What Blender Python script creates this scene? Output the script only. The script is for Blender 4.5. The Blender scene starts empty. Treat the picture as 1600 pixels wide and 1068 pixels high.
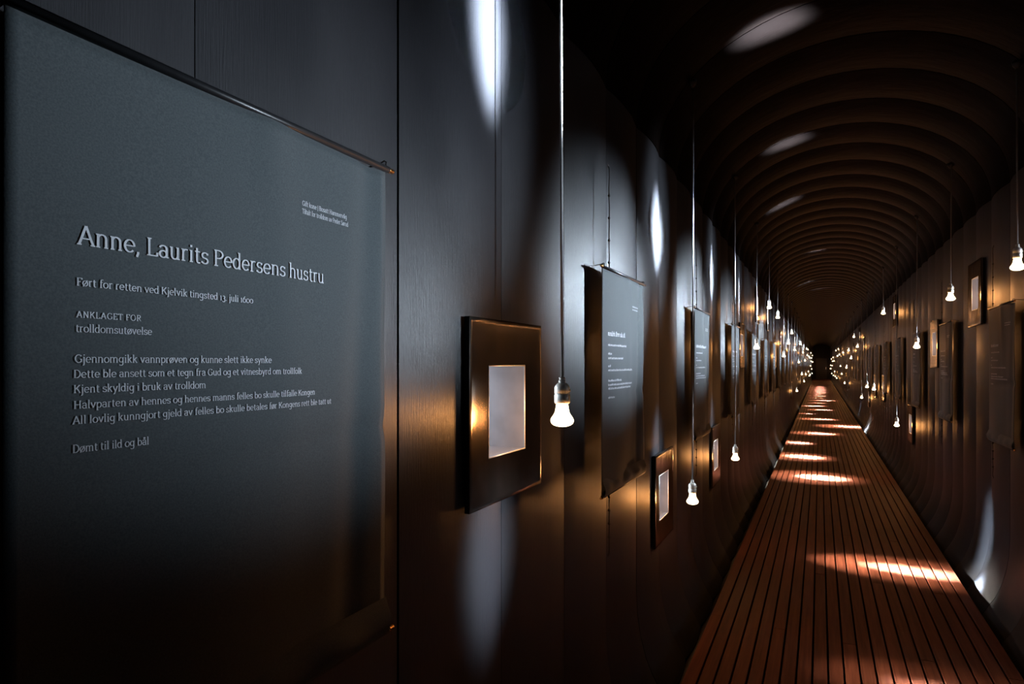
import bpy, bmesh, math, random
from mathutils import Vector, Matrix

random.seed(7)
sc = bpy.context.scene
COL = sc.collection

# ------------------------------------------------------------------ camera
EYE = 1.55
cam_d = bpy.data.cameras.new('camera')
cam = bpy.data.objects.new('camera', cam_d)
COL.objects.link(cam)
cam_d.sensor_fit = 'HORIZONTAL'
cam_d.sensor_width = 36.0
cam_d.lens = 22.5                      # f = 1000 px at 1600 px
cam_d.shift_y = 34.0 / 1600.0          # horizon at y = 568
cam_d.clip_start = 0.02
cam_d.clip_end = 300
cam.location = (0, 0, EYE)
cam.rotation_euler = (math.radians(90), 0, math.atan(0.481))
sc.camera = cam

# ------------------------------------------------------------------ world
w = bpy.data.worlds.new('world')
sc.world = w
w.use_nodes = True
w.node_tree.nodes['Background'].inputs[0].default_value = (0.55, 0.66, 0.8, 1)
w.node_tree.nodes['Background'].inputs[1].default_value = 0.0

# ------------------------------------------------------------------ exposure and light levels
sc.view_settings.view_transform = 'Standard'
sc.view_settings.look = 'None'
sc.view_settings.gamma = 1.0
sc.view_settings.exposure = 0.0
sc.view_settings.use_curve_mapping = False
try:
    sc.cycles.use_denoising = True
    sc.cycles.max_bounces = 4
    sc.cycles.diffuse_bounces = 2
    sc.cycles.glossy_bounces = 2
    sc.cycles.transparent_max_bounces = 8
    sc.cycles.sample_clamp_indirect = 4.0
except Exception:
    pass
BULB_W = 7.0            # each hanging bulb
BEAM_BANNER = 260.0           # spots added in right windows, aimed at the left banners
BEAM_FLOOR = 11000.0     # spots added in windows, hand-aimed: to the boards
BEAM_CEIL = 11000.0      # to the ceiling cloth
BEAM_WALL = 6000.0      # to the left wall
SKY = (0.72, 0.86, 1.0)
SUNNY = (1.0, 0.92, 0.76)
WARM = (1.0, 0.37, 0.085)

# ------------------------------------------------------------------ measures
XC = 0.147              # middle of the passage
HW = 0.987              # half width between the cloth walls
FL0, FL1 = -0.612, 0.907
Y0, Y1 = -1.895, 72.0
PITCH = 0.51            # cloth strip width
SEAM0 = 1.165
WALL_TOP = 2.75
APEX = 3.46
BAY = 2.035

# ------------------------------------------------------------------ helpers
def link(name, me, mat=None, parent=None):
    o = bpy.data.objects.new(name, me)
    COL.objects.link(o)
    if mat is not None and len(me.materials) == 0:
        me.materials.append(mat)
    if parent is not None:
        o.parent = parent
    return o

def mesh(name, verts, faces, smooth=False):
    me = bpy.data.meshes.new(name)
    me.from_pydata([tuple(v) for v in verts], [], faces)
    me.update()
    if smooth:
        me.polygons.foreach_set('use_smooth', [True] * len(me.polygons))
    return me

class MB:
    def __init__(s): s.v = []; s.f = []
    def add(s, vs, fs):
        n = len(s.v); s.v += [tuple(v) for v in vs]; s.f += [tuple(i + n for i in f) for f in fs]
        return s
    def box(s, x0, x1, y0, y1, z0, z1):
        vs = [(x0,y0,z0),(x1,y0,z0),(x1,y1,z0),(x0,y1,z0),(x0,y0,z1),(x1,y0,z1),(x1,y1,z1),(x0,y1,z1)]
        return s.add(vs, [(3,2,1,0),(4,5,6,7),(0,1,5,4),(1,2,6,5),(2,3,7,6),(3,0,4,7)])
    def tube(s, pts, r, n=8, caps=True):
        pts = [Vector(p) for p in pts]
        rings = []
        for i, p in enumerate(pts):
            d = (pts[min(i+1, len(pts)-1)] - pts[max(i-1, 0)]).normalized()
            a = d.orthogonal().normalized() if abs(d.z) < .999 else Vector((1,0,0))
            b = d.cross(a).normalized()
            rr = r[i] if isinstance(r, (list, tuple)) else r
            rings.append([p + rr * (math.cos(2*math.pi*k/n) * a + math.sin(2*math.pi*k/n) * b) for k in range(n)])
        vs = [v for rg in rings for v in rg]
        fs = []
        for i in range(len(pts)-1):
            for k in range(n):
                fs.append((i*n+k, i*n+(k+1)%n, (i+1)*n+(k+1)%n, (i+1)*n+k))
        if caps:
            fs.append(tuple(range(n-1, -1, -1))); fs.append(tuple((len(pts)-1)*n+k for k in range(n)))
        return s.add(vs, fs)
    def lathe(s, prof, n=20, z0=0):
        vs = []; fs = []
        for (r, z) in prof:
            for k in range(n):
                a = 2*math.pi*k/n
                vs.append((r*math.cos(a), r*math.sin(a), z+z0))
        for i in range(len(prof)-1):
            for k in range(n):
                fs.append((i*n+k, i*n+(k+1)%n, (i+1)*n+(k+1)%n, (i+1)*n+k))
        fs.append(tuple(range(n-1, -1, -1))); fs.append(tuple((len(prof)-1)*n+k for k in range(n)))
        return s.add(vs, fs)
    def me(s, name, smooth=False): return mesh(name, s.v, s.f, smooth)

def empty(name, loc, rz=0.0):
    o = bpy.data.objects.new(name, None)
    COL.objects.link(o)
    o.location = loc; o.rotation_euler = (0, 0, rz)
    o.empty_display_size = 0.1
    return o

def tag(o, label=None, cat=None, group=None, kind=None):
    if label: o['label'] = label
    if cat: o['category'] = cat
    if group: o['group'] = group
    if kind: o['kind'] = kind
    return o

def copy_tree(o, parent=None):
    c = o.copy()
    COL.objects.link(c)
    c.parent = parent
    for ch in list(o.children):
        if not ch.get('_copied'):
            copy_tree(ch, c)
    return c

# ------------------------------------------------------------------ materials
def nodemat(name):
    m = bpy.data.materials.new(name)
    m.use_nodes = True
    nt = m.node_tree
    return m, nt, nt.nodes['Principled BSDF']

def coords(nt, scale):
    tc = nt.nodes.new('ShaderNodeTexCoord')
    mp = nt.nodes.new('ShaderNodeMapping')
    mp.inputs['Scale'].default_value = scale
    nt.links.new(tc.outputs['Object'], mp.inputs['Vector'])
    return mp

def noise(nt, vec, scale, detail=3, rough=0.6):
    n = nt.nodes.new('ShaderNodeTexNoise')
    n.inputs['Scale'].default_value = scale
    n.inputs['Detail'].default_value = detail
    n.inputs['Roughness'].default_value = rough
    nt.links.new(vec.outputs['Vector'], n.inputs['Vector'])
    return n

def ramp(nt, fac, stops):
    r = nt.nodes.new('ShaderNodeValToRGB')
    el = r.color_ramp.elements
    while len(el) < len(stops): el.new(0.5)
    for e, (p, c) in zip(el, stops):
        e.position = p; e.color = c if len(c) == 4 else (*c, 1)
    nt.links.new(fac, r.inputs['Fac'])
    return r

def bump(nt, b, h, strength, dist):
    n = nt.nodes.new('ShaderNodeBump')
    n.inputs['Strength'].default_value = strength
    n.inputs['Distance'].default_value = dist
    nt.links.new(h, n.inputs['Height'])
    nt.links.new(n.outputs['Normal'], b.inputs['Normal'])
    return n

def mat_cloth():
    # coated black sailcloth: fine vertical rib, satin sheen
    m, nt, b = nodemat('black_sailcloth')
    v = coords(nt, (1, 60, 2.0))
    n = noise(nt, v, 6.0, 4, 0.7)
    v2 = coords(nt, (1, 1.2, 0.6))
    n2 = noise(nt, v2, 2.0, 3)
    mx = nt.nodes.new('ShaderNodeMix'); mx.data_type = 'RGBA'
    mx.inputs[0].default_value = 0.4
    nt.links.new(n.outputs['Fac'], mx.inputs[6]); nt.links.new(n2.outputs['Fac'], mx.inputs[7])
    r = ramp(nt, mx.outputs[2], [(0.3, (0.013, 0.013, 0.016)), (0.7, (0.028, 0.027, 0.032))])
    nt.links.new(r.outputs['Color'], b.inputs['Base Color'])
    rr = ramp(nt, n2.outputs['Fac'], [(0.3, (0.36,)*3), (0.7, (0.48,)*3)])
    nt.links.new(rr.outputs['Color'], b.inputs['Roughness'])
    b.inputs['Specular IOR Level'].default_value = 0.6
    bump(nt, b, n.outputs['Fac'], 0.35, 0.004)
    return m

def mat_ceiling():
    m, nt, b = nodemat('ceiling_sailcloth')
    v = coords(nt, (1.5, 4, 1.5))
    n = noise(nt, v, 3.0, 3)
    r = ramp(nt, n.outputs['Fac'], [(0.3, (0.0042, 0.0026, 0.0023)), (0.7, (0.0062, 0.0042, 0.0037))])
    nt.links.new(r.outputs['Color'], b.inputs['Base Color'])
    b.inputs['Roughness'].default_value = 0.5
    b.inputs['IOR'].default_value = 1.06
    bump(nt, b, n.outputs['Fac'], 0.25, 0.02)
    return m

def mat_banner():
    m, nt, b = nodemat('charcoal_silk')
    v = coords(nt, (1, 1, 1))
    n = noise(nt, v, 420.0, 2)
    n2 = noise(nt, v, 5.0, 3)
    r = ramp(nt, n.outputs['Fac'], [(0.3, (0.065, 0.078, 0.085)), (0.7, (0.100, 0.118, 0.126))])
    nt.links.new(r.outputs['Color'], b.inputs['Base Color'])
    b.inputs['Roughness'].default_value = 0.75
    b.inputs['Specular IOR Level'].default_value = 0.25
    b.inputs['Sheen Weight'].default_value = 0.15
    bump(nt, b, n.outputs['Fac'], 0.15, 0.001)
    return m

def mat_simple(name, col, rough=0.5, metal=0.0, spec=0.5, nscale=30.0, var=0.15):
    m, nt, b = nodemat(name)
    v = coords(nt, (1, 1, 1))
    n = noise(nt, v, nscale, 3)
    lo = tuple(c*(1-var) for c in col); hi = tuple(min(1, c*(1+var)) for c in col)
    r = ramp(nt, n.outputs['Fac'], [(0.3, lo), (0.7, hi)])
    nt.links.new(r.outputs['Color'], b.inputs['Base Color'])
    b.inputs['Roughness'].default_value = rough
    b.inputs['Metallic'].default_value = metal
    b.inputs['Specular IOR Level'].default_value = spec
    return m

def mat_plate():
    m, nt, b = nodemat('blackened_steel')
    v = coords(nt, (1, 1, 1))
    n = noise(nt, v, 5.0, 2)
    r = ramp(nt, n.outputs['Fac'], [(0.3, (0.16, 0.14, 0.12)), (0.7, (0.24, 0.21, 0.18))])
    nt.links.new(r.outputs['Color'], b.inputs['Base Color'])
    b.inputs['Metallic'].default_value = 1.0
    b.inputs['Roughness'].default_value = 0.2
    bump(nt, b, n.outputs['Fac'], 0.25, 0.02)
    return m

def mat_wood():
    m, nt, b = nodemat('oiled_deck_boards')
    oi = nt.nodes.new('ShaderNodeObjectInfo')
    tc = nt.nodes.new('ShaderNodeTexCoord')
    ad = nt.nodes.new('ShaderNodeVectorMath'); ad.operation = 'ADD'
    cb = nt.nodes.new('ShaderNodeCombineXYZ')
    ml = nt.nodes.new('ShaderNodeMath'); ml.operation = 'MULTIPLY'; ml.inputs[1].default_value = 37.0
    nt.links.new(oi.outputs['Random'], ml.inputs[0])
    nt.links.new(ml.outputs[0], cb.inputs[0]); nt.links.new(ml.outputs[0], cb.inputs[1])
    nt.links.new(tc.outputs['Object'], ad.inputs[0]); nt.links.new(cb.outputs[0], ad.inputs[1])
    mp = nt.nodes.new('ShaderNodeMapping'); mp.inputs['Scale'].default_value = (40, 1.6, 1)
    nt.links.new(ad.outputs[0], mp.inputs['Vector'])
    n = noise(nt, mp, 1.0, 5, 0.65)
    r = ramp(nt, n.outputs['Fac'], [(0.28, (0.058, 0.0125, 0.0055)), (0.55, (0.120, 0.031, 0.0150)), (0.8, (0.175, 0.058, 0.030))])
    hs = nt.nodes.new('ShaderNodeHueSaturation')
    mr = nt.nodes.new('ShaderNodeMapRange')
    mr.inputs[3].default_value = 0.75; mr.inputs[4].default_value = 1.2
    nt.links.new(oi.outputs['Random'], mr.inputs[0])
    nt.links.new(mr.outputs[0], hs.inputs['Value']); nt.links.new(r.outputs['Color'], hs.inputs['Color'])
    nt.links.new(hs.outputs['Color'], b.inputs['Base Color'])
    b.inputs['Roughness'].default_value = 0.55
    b.inputs['IOR'].default_value = 1.18
    bump(nt, b, n.outputs['Fac'], 0.2, 0.003)
    return m

def mat_emit(name, col, strength, clear=0.0):
    m = bpy.data.materials.new(name)
    m.use_nodes = True
    nt = m.node_tree
    nt.nodes.clear()
    out = nt.nodes.new('ShaderNodeOutputMaterial')
    e = nt.nodes.new('ShaderNodeEmission')
    e.inputs[0].default_value = (*col, 1); e.inputs[1].default_value = strength
    if clear > 0:
        t = nt.nodes.new('ShaderNodeBsdfTransparent')
        mx = nt.nodes.new('ShaderNodeMixShader'); mx.inputs[0].default_value = clear
        nt.links.new(e.outputs[0], mx.inputs[1]); nt.links.new(t.outputs[0], mx.inputs[2])
        nt.links.new(mx.outputs[0], out.inputs[0])
    else:
        nt.links.new(e.outputs[0], out.inputs[0])
    return m

M_CLOTH = mat_cloth()
M_CEIL = mat_ceiling()
M_BANNER = mat_banner()
M_TEXT = mat_simple('pale_print', (0.80, 0.83, 0.88), 0.8, nscale=200, var=0.05)
M_ROD = mat_simple('black_rod', (0.02, 0.02, 0.022), 0.35)
M_BRASS = mat_simple('brass', (0.75, 0.42, 0.16), 0.25, 1.0)
M_CORD = mat_simple('dark_cord', (0.05, 0.048, 0.045), 0.8)
M_PLATE = mat_plate()
M_EDGE = mat_simple('black_edge', (0.012, 0.012, 0.013), 0.5)
M_REVEAL = mat_simple('grey_zinc', (0.20, 0.215, 0.24), 0.4, 0.0, nscale=9)
M_PANE = mat_emit('daylit_pane', (0.80, 0.88, 1.0), 9.0)
M_WOOD = mat_wood()
M_STEEL = mat_simple('dark_steel', (0.025, 0.024, 0.024), 0.55)
M_UNDER = mat_simple('under_boards', (0.008, 0.007, 0.007), 0.9)
M_CABLE = mat_simple('grey_cable', (0.30, 0.29, 0.28), 0.45)
M_NICKEL = mat_simple('nickel', (0.90, 0.87, 0.80), 0.3, 0.2)
M_BULB = mat_emit('glowing_bulb_glass', (1.0, 0.78, 0.45), 12.0, 0.45)
M_FIL = mat_emit('filament', (1.0, 0.72, 0.38), 30.0)

# ------------------------------------------------------------------ where windows, bulbs and banners are
def hanging(n, known, rnd):
    out = list(known)
    pool = [0.72, 1.06, 1.4, 1.75, 2.05, 2.38]
    while len(out) < n:
        z = rnd.choice(pool) + rnd.uniform(-.05, .05)
        if abs(z - out[-1]) > 0.2: out.append(z)
    return out
rnd = random.Random(3)
NL = 35
LZ = hanging(NL, [1.42, 0.80, 0.77, 1.76, 2.38, 2.37, 1.73, 2.04, 2.36, 1.97, 0.72, 1.62, 2.3, 1.15], rnd)
LWIN = [(1.645 + BAY * k, LZ[k]) for k in range(NL)]
RZ = hanging(NL, [1.75, 2.09, 2.10, 1.76, 0.74, 2.41, 1.08, 1.06, 0.73, 2.05, 2.4], rnd)
RYK = [2.16, 4.19, 6.11, 8.10, 10.1, 12.15, 14.2, 16.2, 18.2, 20.25, 22.3]
RWIN = [(RYK[k] if k < len(RYK) else 22.3 + BAY * (k - 10), RZ[k]) for k in range(NL)]
LBAN = [0.697 + BAY * k for k in range(NL)]
RBAN = [5.13 + BAY * k for k in range(NL - 2)]
OPEN_W, OPEN_H = 0.236, 0.250

# ------------------------------------------------------------------ the cloth walls
PROF = [(0.150, -0.13), (0.115, -0.07), (0.080, -0.01), (0.048, 0.07), (0.022, 0.17), (0.006, 0.28), (0.0, 0.40)]
def wall_panel(side, ya, yb, wins):
    zs = [0.40 + (WALL_TOP - 0.40) * i / 9 for i in range(1, 10)]
    ys = [ya + (yb - ya) * i / 6 for i in range(7)]
    holes = []
    for (wy, wz) in wins:
        h = (wy - OPEN_W/2 - .004, wy + OPEN_W/2 + .004, wz - OPEN_H/2 - .004, wz + OPEN_H/2 + .004)
        if h[1] > ya and h[0] < yb:
            holes.append(h)
            ys = [y for y in ys if min(abs(y-h[0]), abs(y-h[1])) > .01 or y in (ya, yb)] + [y for y in h[:2] if ya < y < yb]
            zs = [z for z in zs if min(abs(z-h[2]), abs(z-h[3])) > .02] + list(h[2:])
    ys = sorted(set(ys)); zs = sorted(set(zs))
    prof = PROF + [(0.0, z) for z in zs if z > 0.42]
    if prof[-1][1] < WALL_TOP - .01: prof.append((0.0, WALL_TOP))
    vs = []; fs = []
    for (off, z) in prof:
        for y in ys:
            f = (y - ya) / (yb - ya)
            bl = 0.020 * (1 - (2*f - 1)**2)
            x = HW - off - bl
            vs.append((XC + side * x, y, z))
    n = len(ys)
    for i in range(len(prof) - 1):
        for j in range(n - 1):
            yc = (ys[j] + ys[j+1]) / 2; zc = (prof[i][1] + prof[i+1][1]) / 2
            if any(h[0] < yc < h[1] and h[2] < zc < h[3] for h in holes): continue
            q = (i*n+j, i*n+j+1, (i+1)*n+j+1, (i+1)*n+j)
            fs.append(q if side < 0 else q[::-1])
    return mesh('fabric_panel', vs, fs, True)

def ceiling_panel():
    vs = []; fs = []
    na, nj = 28, 6
    for i in range(na + 1):
        a = math.pi * i / na
        for j in range(nj + 1):
            f = j / nj
            bl = 0.022 * (1 - (2*f - 1)**2)
            vs.append((XC + (HW - bl) * math.cos(a), 0.004 + f * (PITCH - 0.008), WALL_TOP + 0.004 + (APEX - WALL_TOP - bl) * math.sin(a)))
    n = nj + 1
    for i in range(na):
        for j in range(nj):
            fs.append((i*n+j, (i+1)*n+j, (i+1)*n+j+1, i*n+j+1)[::-1])
    return mesh('ceiling_panel', vs, fs, True)

kmin = -6
npan = int((Y1 - (SEAM0 + kmin * PITCH)) / PITCH)
YS, YE = SEAM0 + kmin * PITCH, SEAM0 + (kmin + npan) * PITCH
def rails(side):
    mb = MB()
    x = XC + side * (HW - 0.175)
    mb.tube([(x, YS, -0.175), (x, YE, -0.175)], 0.035, 10)
    x2 = XC + side * (HW + 0.03)
    mb.tube([(x2, YS, WALL_TOP), (x2, YE, WALL_TOP)], 0.022, 8)
    return mb.me('wall_rails', True)
walls = {}
for side, nm in ((-1, 'wall_left'), (1, 'wall_right')):
    o = link(nm, rails(side), M_STEEL)
    tag(o, 'black sailcloth wall of vertical strips along the %s of the passage' % ('left' if side < 0 else 'right'), 'wall', kind='structure')
    walls[side] = o
    wins = LWIN if side < 0 else RWIN
    for k in range(npan):
        ya = YS + k * PITCH; yb = ya + PITCH
        ga = 0.004 if (k + kmin) % 4 == 0 else 0.0009
        gb = 0.004 if (k + 1 + kmin) % 4 == 0 else 0.0009
        link('fabric_panel', wall_panel(side, ya + ga, yb - gb, wins), M_CLOTH, o)
        # a hoop post stands behind each seam
hoop = MB()
for k in range(0, npan + 1, 2):
    y = YS + k * PITCH
    pts = [(XC + (HW + 0.035) * math.cos(math.pi * i / 16), y, WALL_TOP + 0.02 + (APEX - WALL_TOP + 0.035) * math.sin(math.pi * i / 16)) for i in range(17)]
    hoop.tube(pts, 0.02, 6)
ceil = link('ceiling', hoop.me('ceiling_hoops', True), M_STEEL)
tag(ceil, 'arched black cloth ceiling in ribbed strips over the passage', 'ceiling', kind='structure')
cp = ceiling_panel()
for k in range(npan):
    o = link('ceiling_panel', cp, M_CEIL, ceil)
    o.location = (0, YS + k * PITCH, 0)

# ------------------------------------------------------------------ floor
fl = MB()
fl.box(FL0 + .03, FL1 - .03, YS, YE, -0.16, -0.032)
for x in (FL0 + .008, FL1 - .038):
    fl.box(x, x + .03, YS, YE, -0.2, -0.03)
floor = link('floor', fl.me('floor_bearers'), M_UNDER)
tag(floor, 'dark wooden boardwalk floor of narrow lengthwise planks', 'floor', kind='structure')
NB = 21
PW = (FL1 - FL0) / NB
PL = 6.0
pm = MB()
g = 0.0045
b_ = 0.002
pm.add([(g,0,-.03),(PW-g,0,-.03),(PW-g,PL-.003,-.03),(g,PL-.003,-.03),
        (g,0,-b_),(PW-g,0,-b_),(PW-g,PL-.003,-b_),(g,PL-.003,-b_),
        (g+b_,0,0),(PW-g-b_,0,0),(PW-g-b_,PL-.003,0),(g+b_,PL-.003,0)],
       [(3,2,1,0),(0,1,5,4),(1,2,6,5),(2,3,7,6),(3,0,4,7),(4,5,9,8),(5,6,10,9),(6,7,11,10),(7,4,8,11),(8,9,10,11)])
plank = pm.me('plank')
for i in range(NB):
    off = [0, 3.1, 1.4, 4.6, 2.2][i % 5] + (i * 0.37) % 0.9
    y = YS - off
    while y < YE:
        if y + PL > YS + 0.4:
            o = link('plank', plank, M_WOOD, floor)
            o.location = (FL0 + i * PW, y, random.uniform(-.0012, .0012))
        y += PL
pan = MB().box(XC - HW, XC + HW, YS, YE, -0.62, -0.60)
tag(link('trim_1', pan.me('under_tray'), M_UNDER), 'black tray below the boardwalk and its side gaps', 'trim', kind='structure')

# ------------------------------------------------------------------ ends of the passage
for nm, y, lab in (('wall_back', YS - .05, 'plain black end wall behind the viewer'), ('wall_front', YE, 'plain black end wall far down the passage')):
    tag(link(nm, MB().box(XC - HW - .1, XC + HW + .1, y, y + .05, -.65, APEX + .1).me(nm), M_UNDER), lab, 'wall', kind='structure')
dr = MB().box(XC - .5, XC + .5, YE - .05, YE - .005, 0, 2.1)
door = tag(link('door_1', dr.me('door_leaf'), M_EDGE), 'dark door closing the far end of the passage', 'door', kind='structure')
hd = MB().tube([(XC + .4, YE - .09, 1.0), (XC + .4, YE - .09, 1.2)], .012, 8)
link('door_handle', hd.me('door_handle', True), M_NICKEL, door)

# ------------------------------------------------------------------ windows: steel plate, deep zinc reveal, pane with daylight
PLW, PLH = 0.462, 0.502
def ring(w, h, y): return [(-w/2, y, -h/2), (w/2, y, -h/2), (w/2, y, h/2), (-w/2, y, h/2)]
def build_window_meshes():
    # front face is at y = 0, looking to -y; the reveal runs to +y
    lv = [(PLW, PLH, 0.0), (PLW - .006, PLH - .006, -0.0015)]
    for t, dy in ((0.12, -0.0012), (0.35, 0.001), (0.7, 0.003), (1.0, 0.0055)):
        lv.append((PLW - (PLW - OPEN_W) * t, PLH - (PLH - OPEN_H) * t, dy))
    vs = []; fs = []
    for (w_, h_, y) in lv: vs += ring(w_, h_, y)
    for i in range(len(lv) - 1):
        for k in range(4):
            a, b = i*4+k, i*4+(k+1)%4
            fs.append((a, b, b+4, a+4))
    plate = mesh('frame_plate', vs, fs, True)
    e = MB()
    rg = [(PLW, PLH, 0.0), (PLW, PLH, 0.014), (OPEN_W + .008, OPEN_H + .008, 0.014)]
    vs = []; fs = []
    for (w_, h_, y) in rg: vs += ring(w_, h_, y)
    for i in range(2):
        for k in range(4):
            a, b = i*4+k, i*4+(k+1)%4
            fs.append((a+4, b+4, b, a))
    edge = mesh('frame_edge', vs, fs)
    rv = []; rf = []
    for (w_, h_, y) in ((OPEN_W, OPEN_H, 0.0055), (OPEN_W, OPEN_H, 0.34), (OPEN_W + .012, OPEN_H + .012, 0.34), (OPEN_W + .012, OPEN_H + .012, 0.012)): rv += ring(w_, h_, y)
    for i in range(3):
        for k in range(4):
            a, b = i*4+k, i*4+(k+1)%4
            rf.append((a, b, b+4, a+4))
    reveal = mesh('reveal', rv, rf)
    pane = MB().box(-OPEN_W/2, OPEN_W/2, 0.325, 0.333, -OPEN_H/2, OPEN_H/2).me('pane')
    bead = MB()
    for (a, b) in (((-1,-1),(1,-1)), ((1,-1),(1,1)), ((1,1),(-1,1)), ((-1,1),(-1,-1))):
        bead.tube([(a[0]*OPEN_W/2, .0055, a[1]*OPEN_H/2), (b[0]*OPEN_W/2, .0055, b[1]*OPEN_H/2)], .0022, 6)
    return plate, edge, reveal, pane, bead.me('opening_bead', True)
WM = build_window_meshes()
WX = {-1: -0.800, 1: 2 * XC + 0.800}
def add_light(kind, name, loc, target, power, col, parent=None, **kw):
    ld = bpy.data.lights.new(name, kind)
    ld.energy = power; ld.color = col
    for k, v in kw.items(): setattr(ld, k, v)
    o = bpy.data.objects.new(name, ld)
    COL.objects.link(o)
    o.location = loc
    if target is not None:
        d = Vector(target) - Vector(loc)
        o.rotation_euler = d.to_track_quat('-Z', 'Y').to_euler()
    return o
ORD = ['first', 'second', 'third', 'fourth', 'fifth', 'sixth', 'seventh', 'eighth', 'ninth', 'tenth', 'eleventh', 'twelfth']
nwin = 0
for side, wins in ((-1, LWIN), (1, RWIN)):
    sn = 'left' if side < 0 else 'right'
    for k, (wy, wz) in enumerate(wins):
        nwin += 1
        r = empty('window_%d' % nwin, (WX[side], wy, wz), math.pi/2 if side < 0 else -math.pi/2)
        tag(r, None, 'window', 'small windows in steel plates', 'structure')
        r['label'] = 'small deep window in a black steel plate, set in the %s cloth wall' % sn
        for me, mt, nm in zip(WM, (M_PLATE, M_EDGE, M_REVEAL, M_PANE, M_NICKEL), ('frame_plate', 'frame_edge', 'reveal', 'pane', 'opening_bead')):
            link(nm, me, mt, r)

# spots added in the openings, hand-aimed to lay daylight patches; area lamps for daylight
def shaft(loc, target, power, deg, slim=1.0, col=SKY):
    o = add_light('SPOT', 'window_shaft', loc, target, power, col, spot_size=math.radians(deg), spot_blend=1.0, shadow_soft_size=.05)
    o.scale = (slim, 1, 1)
for k, (wy, wz) in enumerate(RWIN):
    shaft((WX[1] + .005, wy, wz), (-0.765, LBAN[k] + (.26 if k == 0 else .1), 1.90), BEAM_BANNER * (.82 if k == 0 else 2.4), 35 if k == 0 else 30)  # added spot, aimed across the passage to brighten one left banner
for k, (wy, wz) in enumerate(LWIN):
    x = WX[-1] - .005
    add_light('AREA', 'window_daylight', (x, wy, wz), (1.1, wy, wz - .9), 0.5, SKY,
              shape='RECTANGLE', size=OPEN_W * .9, size_y=OPEN_H * .9, spread=math.radians(60))
CEIL_X = [-.25, -.25, -.25, -.42, None, -.03, None, -.3, 0.0]
FLOOR_X = [.62, .62, .62, None, 0.0, -.25, -.38, 0.0, .68, 0.05, -.3, .1, -.2, .0, .2]
for k, (wy, wz) in enumerate(RWIN[:16]):
    loc = (WX[1] + .005, wy, wz)
    ly = LWIN[k][0] - .07
    cx = CEIL_X[k] if k < len(CEIL_X) else -.15
    if cx is not None: shaft(loc, (cx, wy - (.42 if k == 1 else .3), 3.40), BEAM_CEIL * (.45 if k > 1 else .7), 12 if k == 1 else 11, .7, SKY)
    shaft(loc, (-0.83, ly, 2.50 if k == 0 else 2.30), BEAM_WALL * (2.2 if k == 0 else 2.0), 15, .42 if k == 0 else .6)  # added spots here and below lay the bright streak on the wall
    shaft(loc, (-0.83, ly, 2.30), BEAM_WALL * (.03 if k == 0 else .05), 36, .5)
    shaft(loc, (-0.83, ly, 1.02), BEAM_WALL * .12, 15, .6)
for k, (wy, wz) in enumerate(LWIN[:24]):
    loc = (WX[-1] - .005, wy, wz)
    fx = FLOOR_X[k] if k < len(FLOOR_X) else 0.0
    if fx is not None:
        d2 = (fx - loc[0])**2 + wz**2
        pw = BEAM_FLOOR * d2 / 2.6 * (.12 if k < 2 else 1)
        shaft(loc, (fx, wy - .1, 0.0), pw * 2.0, 15 if k < 4 else 17, .7, SKY)
        shaft(loc, (fx - .15, wy - .1, 0.0), pw * .09, 32, .9, SUNNY)
    if wz < 1.0: shaft(loc, (1.07, wy + .05, .26), BEAM_FLOOR * .10, 24, .5)

# ------------------------------------------------------------------ lamps
def bulb_profile():
    p = [(0.0135, 0.0), (0.0165, -0.004), (0.0185, -0.016), (0.0205, -0.026), (0.0250, -0.034), (0.0300, -0.041), (0.0325, -0.047),
         (0.0325, -0.051), (0.0295, -0.057), (0.0235, -0.0615), (0.0150, -0.0645), (0.005, -0.066)]
    return p
def ceil_z(x): return WALL_TOP + (APEX - WALL_TOP - .02) * math.sqrt(max(0, 1 - ((x - XC) / (HW - .02))**2))
# local origin = middle of the bulb, cable goes up
lm_bulb = MB().lathe(bulb_profile(), 24, 0.035).me('bulb', True)
lm_fil = MB()
for k in range(6):
    a = 2*math.pi*k/6
    lm_fil.tube([(0.004*math.cos(a), 0.004*math.sin(a), 0.03), (0.012*math.cos(a), 0.012*math.sin(a), -0.008), (0.006*math.cos(a+.5), 0.006*math.sin(a+.5), -0.018)], .0007, 4)
lm_fil = lm_fil.me('filament')
lm_sock = MB().lathe([(0.004,.092),(0.013,.091),(0.0165,.087),(0.0205,.082),(0.0215,.078),(0.0215,.062),(0.0203,.0605),(0.0203,.0585),(0.0218,.057),(0.0218,.038),(0.0200,.034),(0.016,.033)], 24).me('socket', True)
lm_col = MB().lathe([(0.0048,.108),(0.009,.107),(0.0095,.104),(0.008,.1035),(0.008,.1000),(0.0098,.0995),(0.0098,.093),(0.007,.0905)], 16).me('collar', True)
lm_key = MB().lathe([(0.001,.000),(0.003,.0005),(0.003,.003),(0.001,.004)], 8, 0.05)
lm_key.v = [(0.0215 + z - .05, x, y + 0.07) for (x, y, z) in lm_key.v]
lm_key = lm_key.me('socket_screw', True)
LX = {-1: -0.650, 1: 2 * XC + 0.650}
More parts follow.
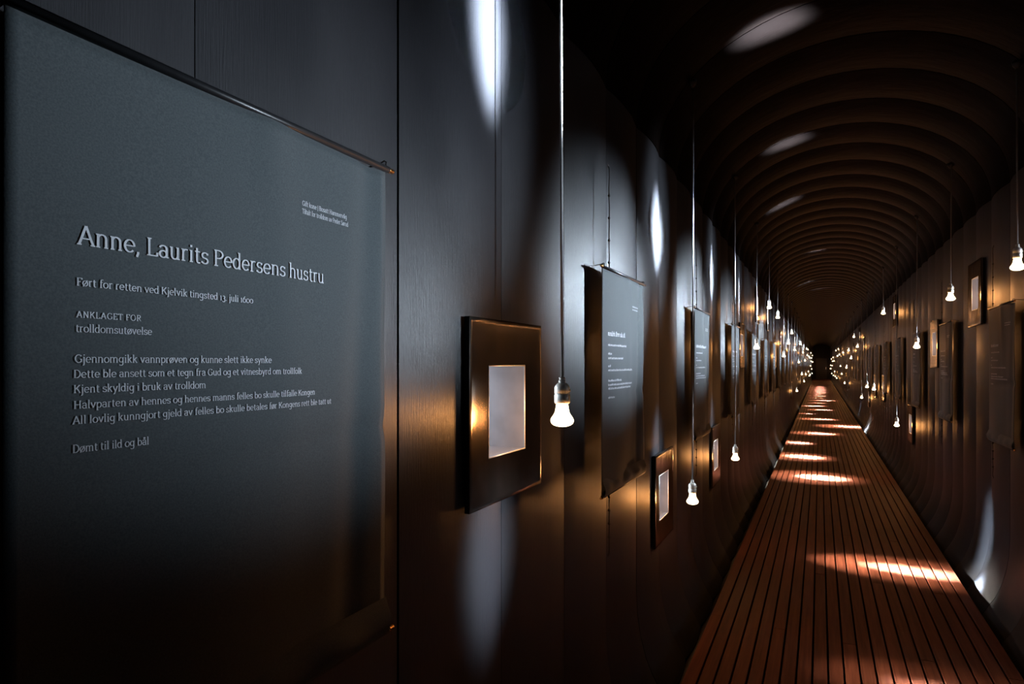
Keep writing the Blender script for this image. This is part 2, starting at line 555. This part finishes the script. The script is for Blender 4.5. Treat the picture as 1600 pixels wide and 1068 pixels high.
def lamp(side, wy, wz, k):
    sn = 'left' if side < 0 else 'right'
    x = LX[side]
    y = wy + 0.03
    z = wz - 0.015
    far = k >= (12 if side < 0 else 12)
    r = empty('pendant_lamp', (x, y, z))
    if far:
        tag(r, 'tiny glowing bare bulb in the distant cluster along the %s wall' % sn, 'lamp', 'distant bulbs along the %s wall' % sn)
    else:
        n = k if side < 0 else k - 1
        hgt = 'low' if wz < 1.2 else ('at eye height' if wz < 1.85 else 'high')
        if side < 0 and k == 0:
            lab = 'largest bare bulb, nickel socket on grey cable, before the nearest steel framed window'
        else:
            lab = 'glowing bare bulb hanging %s before the %s window along the %s wall' % (hgt, ORD[n], sn)
        tag(r, lab, 'lamp', 'bare bulbs hanging before the windows')
    top = ceil_z(x) - z
    rn = random.Random(k * 7 + side)
    sw = rn.uniform(-.006, .006)
    near = k < 14
    cb = MB().tube([(0, 0, .1), (sw * .4, sw * .3, .1 + (top - .1) * .4), (sw, sw, top)] if near else [(0, 0, .1), (0, 0, top)], 0.0042, 8 if near else 5)
    link('cable', cb.me('cable', True), M_CABLE, r)
    bl = link('bulb', lm_bulb, M_BULB, r)
    so = link('socket', lm_sock, M_NICKEL, r)
    if near:
        link('filament', lm_fil, M_FIL, bl)
        link('collar', lm_col, M_NICKEL, so)
        link('socket_screw', lm_key, M_NICKEL, so)
        hk = MB().lathe([(0.004, -.03), (0.012, -.022), (0.022, -.008), (0.026, .012)], 14, top).me('ceiling_cup', True)
        link('ceiling_cup', hk, M_STEEL, r)
    l = add_light('POINT', 'bulb_light', (0, 0, -.008), None, BULB_W, WARM, shadow_soft_size=.028)
    l.parent = r
for k, (wy, wz) in enumerate(LWIN): lamp(-1, wy, wz, k)
for k, (wy, wz) in enumerate(RWIN):
    if k > 0: lamp(1, wy, wz, k)

# ------------------------------------------------------------------ lettering: a small slab-serif stroke alphabet
def arc(cx, cy, rx, ry, a0, a1):
    n = max(4, int(abs(a1 - a0) / 22))
    return [(cx + rx*math.cos(math.radians(a0 + (a1-a0)*i/n)), cy + ry*math.sin(math.radians(a0 + (a1-a0)*i/n))) for i in range(n+1)]
def L(*p): return [(p[i], p[i+1]) for i in range(0, len(p), 2)]
def V(x, a, b): return L(x, a, x, b)
def H(a, b, y): return L(a, y, b, y)
SB = .45
G = {}
G['a'] = (8.6, [arc(3.9,7.2,2.7,2.5,165,0), V(6.6,0.2,7.2), arc(3.9,2.9,2.7,2.7,20,380), H(6.6,8.2,SB)])
G['b'] = (9.2, [V(2,0,15), arc(4.9,5,3.2,4.6,0,360), H(.5,2,14.6)])
G['d'] = (9.2, [arc(4.1,5,3.2,4.6,0,360), V(7,0,15), H(5.4,7,14.6), H(7,8.6,SB)])
G['e'] = (8.6, [arc(4.4,5,3.4,4.6,0,318), H(1,7.8,5.2)])
G['f'] = (6.0, [V(3,0,12.2), arc(5,12.2,2,2.6,180,45), H(1.2,5.6,9.6), H(1.3,5,SB)])
G['g'] = (9.2, [arc(4.2,5.4,3.1,4.2,0,360), V(7.2,-2,9.8), arc(4.2,-2,3,2.5,0,-150), H(7.2,8.8,9.6)])
def arch(x0, x1, h): return [arc((x0+x1)/2, 6.9, (x1-x0)/2, 2.8, 170, 0), V(x1,0,6.9), H(x1-1.4,x1+1.4,SB)]
G['h'] = (9.6, [V(2,0,15), H(.5,2,14.6), H(.6,3.4,SB)] + arch(2,7.3,0))
G['n'] = (9.6, [V(2,0,10), H(.5,2,9.6), H(.6,3.4,SB)] + arch(2,7.3,0))
G['m'] = (14.4, [V(2,0,10), H(.5,2,9.6), H(.6,3.4,SB)] + arch(2,7,0) + arch(7,12,0))
G['i'] = (4.6, [V(2.3,0,10), H(.8,2.3,9.6), H(.8,3.8,SB), V(2.3,12.4,14.2)])
G['j'] = (4.4, [V(2.4,-2,10), arc(.7,-2,1.7,2.3,0,-110), H(.9,2.4,9.6), V(2.4,12.4,14.2)])
G['k'] = (9.0, [V(2,0,15), H(.5,2,14.6), L(2,4.4,6.6,9.4), L(3.7,6.2,7.2,.4), H(.6,3.4,SB), H(5.8,8.6,SB), H(5,8,9.6)])
G['l'] = (4.6, [V(2.2,0,15), H(.7,2.2,14.6), H(.7,3.8,SB)])
G['o'] = (9.0, [arc(4.5,5,3.6,4.6,0,360)])
G['p'] = (9.2, [V(2,-4.5,10), arc(4.9,5,3.2,4.6,0,360), H(.5,2,9.6), H(.6,3.6,-4.1)])
G['r'] = (6.6, [V(2,0,10), H(.5,2,9.6), H(.6,3.8,SB), arc(4.6,6.9,2.6,2.8,175,60)])
G['s'] = (7.4, [arc(3.7,7.3,2.4,2.3,35,270) + arc(3.7,2.7,2.6,2.3,90,-150), V(5.9,7.6,9.4), V(1.2,.7,2.4)])
G['t'] = (6.0, [V(2.6,2,12.6), arc(4.3,2.2,1.7,2,180,310), H(.8,5.4,9.6)])
G['u'] = (9.4, [V(2,3.2,10), H(.5,2,9.6), arc(4.5,3.2,2.5,2.9,180,360), V(7,0,10), H(5.6,7,9.6), H(7,8.6,SB)])
G['v'] = (8.4, [L(1.2,9.6,4.2,.1), L(4.2,.1,7.2,9.6), H(-.1,2.7,9.6), H(5.8,8.5,9.6)])
G['y'] = (8.4, [L(1.2,9.6,4.2,.1), L(7.2,9.6,2.8,-4.2), H(-.1,2.7,9.6), H(5.8,8.5,9.6), H(1,2.8,-4.1)])
G['\u00f8'] = (9.0, G['o'][1] + [L(1.3,-.6,7.7,10.6)])
G['\u00e5'] = (8.6, G['a'][1] + [arc(4.2,12.9,1.2,1.2,0,360)])
G['A'] = (11.2, [L(1,.4,5.4,14), L(5.4,14,10,.4), H(2.5,8.2,4.8), H(-.4,2.6,SB), H(8.2,11.4,SB)])
G['B'] = (9.8, [V(2,0,14), arc(4.6,10.4,3.2,3.2,-90,90), arc(4.8,3.8,3.9,3.4,-90,90), H(.6,4.6,13.6), H(2,4.8,7.2), H(.6,4.8,SB)])
G['D'] = (11.0, [V(2,0,14), arc(4.6,7,5.2,6.6,-90,90), H(.6,4.6,SB), H(.6,4.6,13.6)])
G['E'] = (9.2, [V(2,0,14), H(.6,8,13.6), H(2,6.8,7.2), H(.6,8.2,SB), V(8,11.4,13.8), V(8.2,.3,2.8)])
G['F'] = (8.6, [V(2,0,14), H(.6,8,13.6), H(2,6.4,7.2), H(.6,4,SB), V(8,11.2,13.8)])
G['G'] = (11.6, [arc(6,7,4.9,6.7,48,318), V(9.9,1.4,6.2), H(7.6,11.2,6.2), V(9.3,10.8,13.2)])
G['H'] = (12.0, [V(2.2,0,14), V(9.6,0,14), H(2.2,9.6,7.2)] + [H(x-1.6,x+1.6,y) for x in (2.2,9.6) for y in (SB,13.6)])
G['K'] = (10.8, [V(2,0,14), L(2,5.8,8.6,13.4), L(4.6,8.4,9.4,.4), H(.5,3.6,SB), H(.5,3.6,13.6), H(7.8,10.8,SB), H(7,10,13.6)])
G['L'] = (9.0, [V(2.2,0,14), H(.6,8.2,SB), V(8.2,.3,3.2), H(.6,3.9,13.6)])
G['N'] = (11.6, [V(2.2,0,14), L(2.2,13.8,9.4,.2), V(9.4,0,14), H(.6,3.8,SB), H(.4,2.2,13.6), H(7.8,11,13.6)])
G['O'] = (12.2, [arc(6.1,7,5,6.7,0,360)])
G['P'] = (9.6, [V(2.2,0,14), arc(4.8,10.2,3.9,3.4,-90,90), H(.6,4.8,13.6), H(2.2,4.8,6.8), H(.6,4.2,SB)])
G['R'] = (10.6, [V(2.2,0,14), arc(4.8,10.4,3.7,3.2,-90,90), H(.6,4.8,13.6), H(2.2,4.8,7.2), H(.6,4,SB), L(5,7.2,9,.4), H(8.4,10.6,SB)])
G['S'] = (9.0, [arc(4.5,10.3,3.2,3.3,35,270) + arc(4.5,3.6,3.5,3.3,90,-150), V(7.4,10.8,13.2), V(1.2,.9,3.2)])
G['T'] = (9.8, [V(4.9,0,14), H(.6,9.2,13.6), V(.6,11.2,13.8), V(9.2,11.2,13.8), H(3.2,6.6,SB)])
G['1'] = (5.4, [V(2.8,0,10), L(1,8.4,2.8,9.8), H(1,4.6,SB)])
G['3'] = (7.6, [arc(3.5,7.3,2.5,2.5,150,-80), arc(3.4,.8,3,3.8,85,-150)])
G['6'] = (8.8, [arc(4.4,4.6,3.3,4.4,0,360), L(1.2,5.2,2.4,9.6,6.2,13.8)])
G['0'] = (8.8, [arc(4.4,5,3.5,4.6,0,360)])
G[','] = (3.8, [L(1.9,1.4,1.9,0,1,-2.6)])
G['.'] = (3.8, [V(1.9,0,1.6)])
G['|'] = (4.0, [V(2,-3,14)])
G[' '] = (4.2, [])

def stroke_mesh(mb, pts, sx, sz, x0, z0, bold, surf):
    # a calligraphic ribbon: thick uprights, thinner bars
    P = [Vector(p) for p in pts]
    prev = None
    for i, p in enumerate(P):
        d = (P[min(i+1, len(P)-1)] - P[max(i-1, 0)])
        if d.length == 0: continue
        d.normalize()
        n = Vector((-d.y, d.x))
        hw = 0.5 * bold * (0.62 + 0.55 * abs(n.x))
        a, b = p + n*hw, p - n*hw
        q = []
        for v in (a, b):
            x = x0 + v.x * sx; z = z0 + v.y * sz
            q.append((x, surf(x, z) - 0.0016, z))
        if prev is not None:
            nn = len(mb.v)
            mb.v += prev + q
            mb.f.append((nn, nn+2, nn+3, nn+1))
        prev = q

def text_line(mb, s, x0, x1, z, size, surf, bold=1.5, track=0.0):
    """size = height of 14 units (a capital); width is fitted between x0 and x1."""
    adv = sum(G[c][0] + track for c in s) - track
    sx = (x1 - x0) / adv; sz = size / 14.0
    x = x0
    for c in s:
        for st in G[c][1]: stroke_mesh(mb, st, sx, sz, x, z, bold, surf)
        x += (G[c][0] + track) * sx

def blur_line(mb, x0, x1, z, size, surf, seed):
    """print too far off to read: rows of short upright ticks broken into words"""
    rn = random.Random(seed)
    x = x0
    while x < x1:
        n = rn.randint(3, 9)
        for _ in range(n):
            if x > x1: break
            h = rn.choice((.7, .7, .7, 1.0)) * size
            stroke_mesh(mb, [(0, 0), (0, h)], 1, 1, x, z, size * .2, surf)
            if rn.random() < .6: stroke_mesh(mb, [(0, .6*size), (size*.4, .6*size)], 1, 1, x, z, size * .2, surf)
            else: stroke_mesh(mb, [(0, .05*size), (size*.4, .05*size)], 1, 1, x, z, size * .2, surf)
            x += size * .5
        x += size * .35

# ------------------------------------------------------------------ banners
BW, BH = 0.650, 0.885
def surf_fn(seed):
    rn = random.Random(seed)
    ph = [rn.uniform(0, 6.28) for _ in range(5)]
    def f(x, z):
        # x from -BW/2 to BW/2, z from -BH to 0; soft hanging folds, stronger towards the free edges
        u = x / BW + .5; v = -z / BH
        y = 0.0055 * math.sin(7.0 * u + ph[0] + 1.2 * v) * (0.3 + v)
        y += 0.009 * math.exp(-((u - .90 + .10 * (v - .3)) / .05)**2) * (1 - .4 * v)
        y -= 0.006 * math.exp(-((u - .55 - .05 * math.sin(3 * v)) / .06)**2) * math.exp(-v / .35)
        y += 0.005 * math.exp(-((v - .60 + .04 * u) / .022)**2) * min(1, u * 1.5)
        y += 0.0025 * math.sin(11 * (u + v) + ph[1]) * u * .6
        return y
    return f
def banner_cloth(f, nx=44, nz=64):
    vs = []; fs = []
    for j in range(nz + 1):
        z = -BH * j / nz
        for i in range(nx + 1):
            x = -BW/2 + BW * i / nx
            vs.append((x, f(x, z), z))
    n = nx + 1
    for j in range(nz):
        for i in range(nx):
            fs.append((j*n+i, (j+1)*n+i, (j+1)*n+i+1, j*n+i+1))
    # thin real thickness: a back sheet
    off = len(vs)
    vs += [(x, y + .0015, z) for (x, y, z) in vs]
    fs += [tuple(off + i for i in q[::-1]) for q in list(fs)]
    rim = [i for i in range(n)] + [j*n + nx for j in range(1, nz + 1)] + [nz*n + i for i in range(nx - 1, -1, -1)] + [j*n for j in range(nz - 1, 0, -1)]
    for a, b in zip(rim, rim[1:] + rim[:1]): fs.append((a, b, off + b, off + a))
    return mesh('cloth', vs, fs, True)

TEXT1 = [
    ('Anne, Laurits Pedersens hustru', .445, .846, 1.6868, .0226, 1.45, 0),
    ('F\u00f8rt for retten ved Kjelvik tingsted 13. juli 1600', .444, .692, 1.6396, .0092, 1.55, 0),
    ('ANKLAGET FOR', .444, .520, 1.6031, .0074, 1.7, 1.2),
    ('trolldomsut\u00f8velse', .443, .534, 1.5864, .0090, 1.55, 0),
    ('Gjennomgikk vannpr\u00f8ven og kunne slett ikke synke', .442, .726, 1.5512, .0094, 1.55, 0),
    ('Dette ble ansett som et tegn fra Gud og et vitnesbyrd om trollfolk', .441, .791, 1.5338, .0092, 1.55, 0),
    ('Kjent skyldig i bruk av trolldom', .441, .611, 1.5165, .0092, 1.55, 0),
    ('Halvparten av hennes og hennes manns felles bo skulle tilfalle Kongen', .441, .824, 1.4984, .0092, 1.55, 0),
    ('All lovlig kunngjort gjeld av felles bo skulle betales f\u00f8r Kongens rett ble tatt ut', .440, .867, 1.4809, .0092, 1.55, 0),
    ('D\u00f8mt til ild og b\u00e5l', .440, .530, 1.4482, .0094, 1.55, 0),
    ('Gift kone | Bosatt Hammerv\u00e5g', .794, .906, 1.8089, .0080, 1.5, 0),
    ('Tiltalt for trolldom av Peder S\u00f8rud', .794, .910, 1.7959, .0080, 1.5, 0),
]
BTOP = 1.925
def banner_lettering(idx, f):
    mb = MB()
    if idx == 0:
        for (s, y0, y1, z, size, bold, tr) in TEXT1:
            text_line(mb, s, y0 - LBAN[0], y1 - LBAN[0], z - BTOP, size, f, bold, tr)
    else:
        rn = random.Random(100 + idx)
        x0 = -BW/2 + .075
        blur_line(mb, x0, x0 + rn.uniform(.2, .38), -.262, .020, f, idx)
        blur_line(mb, .11, .225, -.120, .007, f, idx + 50)
        blur_line(mb, .11, .215, -.133, .007, f, idx + 51)
        for i, (z, wd) in enumerate(((-.303, .26), (-.338, .05), (-.356, .20), (-.388, .03), (-.405, .40), (-.447, .18), (-.464, .37), (-.479, .40), (-.515, .08))):
            blur_line(mb, x0, x0 + wd * rn.uniform(.8, 1.05), z, .0092, f, idx * 20 + i)
    return mb.me('lettering')

def rod_mesh(z, r, ext):
    return MB().tube([(-BW/2 - ext, .0, z), (BW/2 + ext, .0, z)], r, 12).me('rod', True)
top_rod = rod_mesh(0.006, .0065, .006)
bot_rod = rod_mesh(-BH - .012, .0055, .008)
cap = MB()
cap.tube([(0,0,0), (.004,0,0), (.006,0,0), (.016,0,0), (.018,0,0)], [.0062,.0062,.0045,.0050,.0030], 12)
cap = cap.me('end_cap', True)
hem = MB()
nseg = 24
for i in range(nseg + 1):
    x = -BW/2 + BW * i / nseg
    bend = .004 * math.sin(i * 1.1) + .003 * math.sin(i * .37 + 1)
    for (dy, dz) in ((0.0, .055), (-.004, .040), (-.010 - bend, .022), (-.011 - bend * .5, .006), (-.008, -.008), (0, -.0195), (.007, -.012), (.006, .004), (.003, .03)):
        hem.v.append((x, dy, -BH + dz))
for i in range(nseg):
    for k in range(8): hem.f.append((i*9+k, i*9+k+1, (i+1)*9+k+1, (i+1)*9+k))
hem = hem.me('hem', True)
def cord_mesh(z0, z1, seed):
    rn = random.Random(seed)
    mb = MB()
    n = 10
    pts = [(rn.uniform(-.002, .002), rn.uniform(-.001, .001), z0 + (z1 - z0) * i / n) for i in range(n + 1)]
    pts[0] = (0, 0, z0); pts[-1] = (0, 0, z1)
    mb.tube(pts, .0022, 6)
    for t in (.06, .28, .5, .72):
        z = z0 + (z1 - z0) * t
        mb.tube([(0,0,z-.006), (.001,0,z-.002), (0,.001,z+.002), (0,0,z+.006)], [.002,.0055,.0055,.002], 8)
    return mb.me('cord', True)
cord_up = cord_mesh(.010, .42, 1)
cord_dn = cord_mesh(-BH - .015, -BH - .26, 2)
eye_m = MB().tube([(.006*math.cos(a*math.pi/6), 0, .006*math.sin(a*math.pi/6)) for a in range(13)], .0014, 6, False).me('wall_eye', True)
hook_m = MB().tube([(0, -.004, .004), (0, -.005, .011), (0, .000, .014), (0, .010, .010), (0, .058, .004)], .0016, 6).me('hook', True)
FS = [surf_fn(s) for s in (1, 2, 3)]
CL = [banner_cloth(f) for f in FS]
CL_far = [banner_cloth(f, 12, 16) for f in FS]
BX = {-1: -0.765, 1: 2 * XC + 0.765}
def banner(side, by, k):
    sn = 'left' if side < 0 else 'right'
    r = empty('hanging_banner', (BX[side], by, BTOP), math.pi/2 if side < 0 else -math.pi/2)
    n_near = 8
    if side < 0 and k == 0:
        lab = 'large charcoal cloth banner printed with pale serif lettering, nearest of all'
    elif k < n_near:
        lab = 'dark cloth banner hanging on the %s wall, %s banner along it' % (sn, ORD[k])
    else:
        lab = 'small distant dark banner far down the %s wall' % sn
    tag(r, lab, 'banner', 'text banners hung along the walls' if k < n_near else 'distant banners on the %s wall' % sn)
    v = 0 if (side < 0 and k == 0) else 1 + (k + (side > 0)) % 2
    near = k < n_near
    cl = link('cloth', (CL if near else CL_far)[v], M_BANNER, r)
    if k < 14:
        link('lettering', banner_lettering(0 if (side < 0 and k == 0) else 1 + k + (20 if side > 0 else 0), FS[v]), M_TEXT, cl)
    tr = link('top_rod', top_rod, M_ROD, r)
    br = link('bottom_rod', bot_rod, M_ROD, r)
    if near:
        link('hem', hem, M_BANNER, r)
        for rod, z in ((tr, .006), (br, -BH - .012)):
            for s in (-1, 1):
                c = link('end_cap', cap, M_BRASS, rod)
                c.location = (s * (BW/2 + .005), 0, z)
                if s < 0: c.rotation_euler = (0, 0, math.pi)
        x = -BW/2 + .10
        if not (side < 0 and k == 0):
            c = link('cord', cord_up, M_CORD, r); c.location = (x, 0.004, 0)
            e = link('wall_eye', eye_m, M_STEEL, c); e.location = (0, .004, .425)
        c = link('cord', cord_dn, M_CORD, r); c.location = (x, 0.004, 0)
        e = link('wall_eye', eye_m, M_STEEL, c); e.location = (0, .004, -BH - .264)
        for hx in ([-BW/2 + .012, BW/2 - .012] if not (side < 0 and k == 0) else [BW/2 - .006, -BW/2 + .012]):
            h = link('hook', hook_m, M_STEEL, r); h.location = (hx, 0, .006)
for k, by in enumerate(LBAN): banner(-1, by, k)
for k, by in enumerate(RBAN): banner(1, by, k)
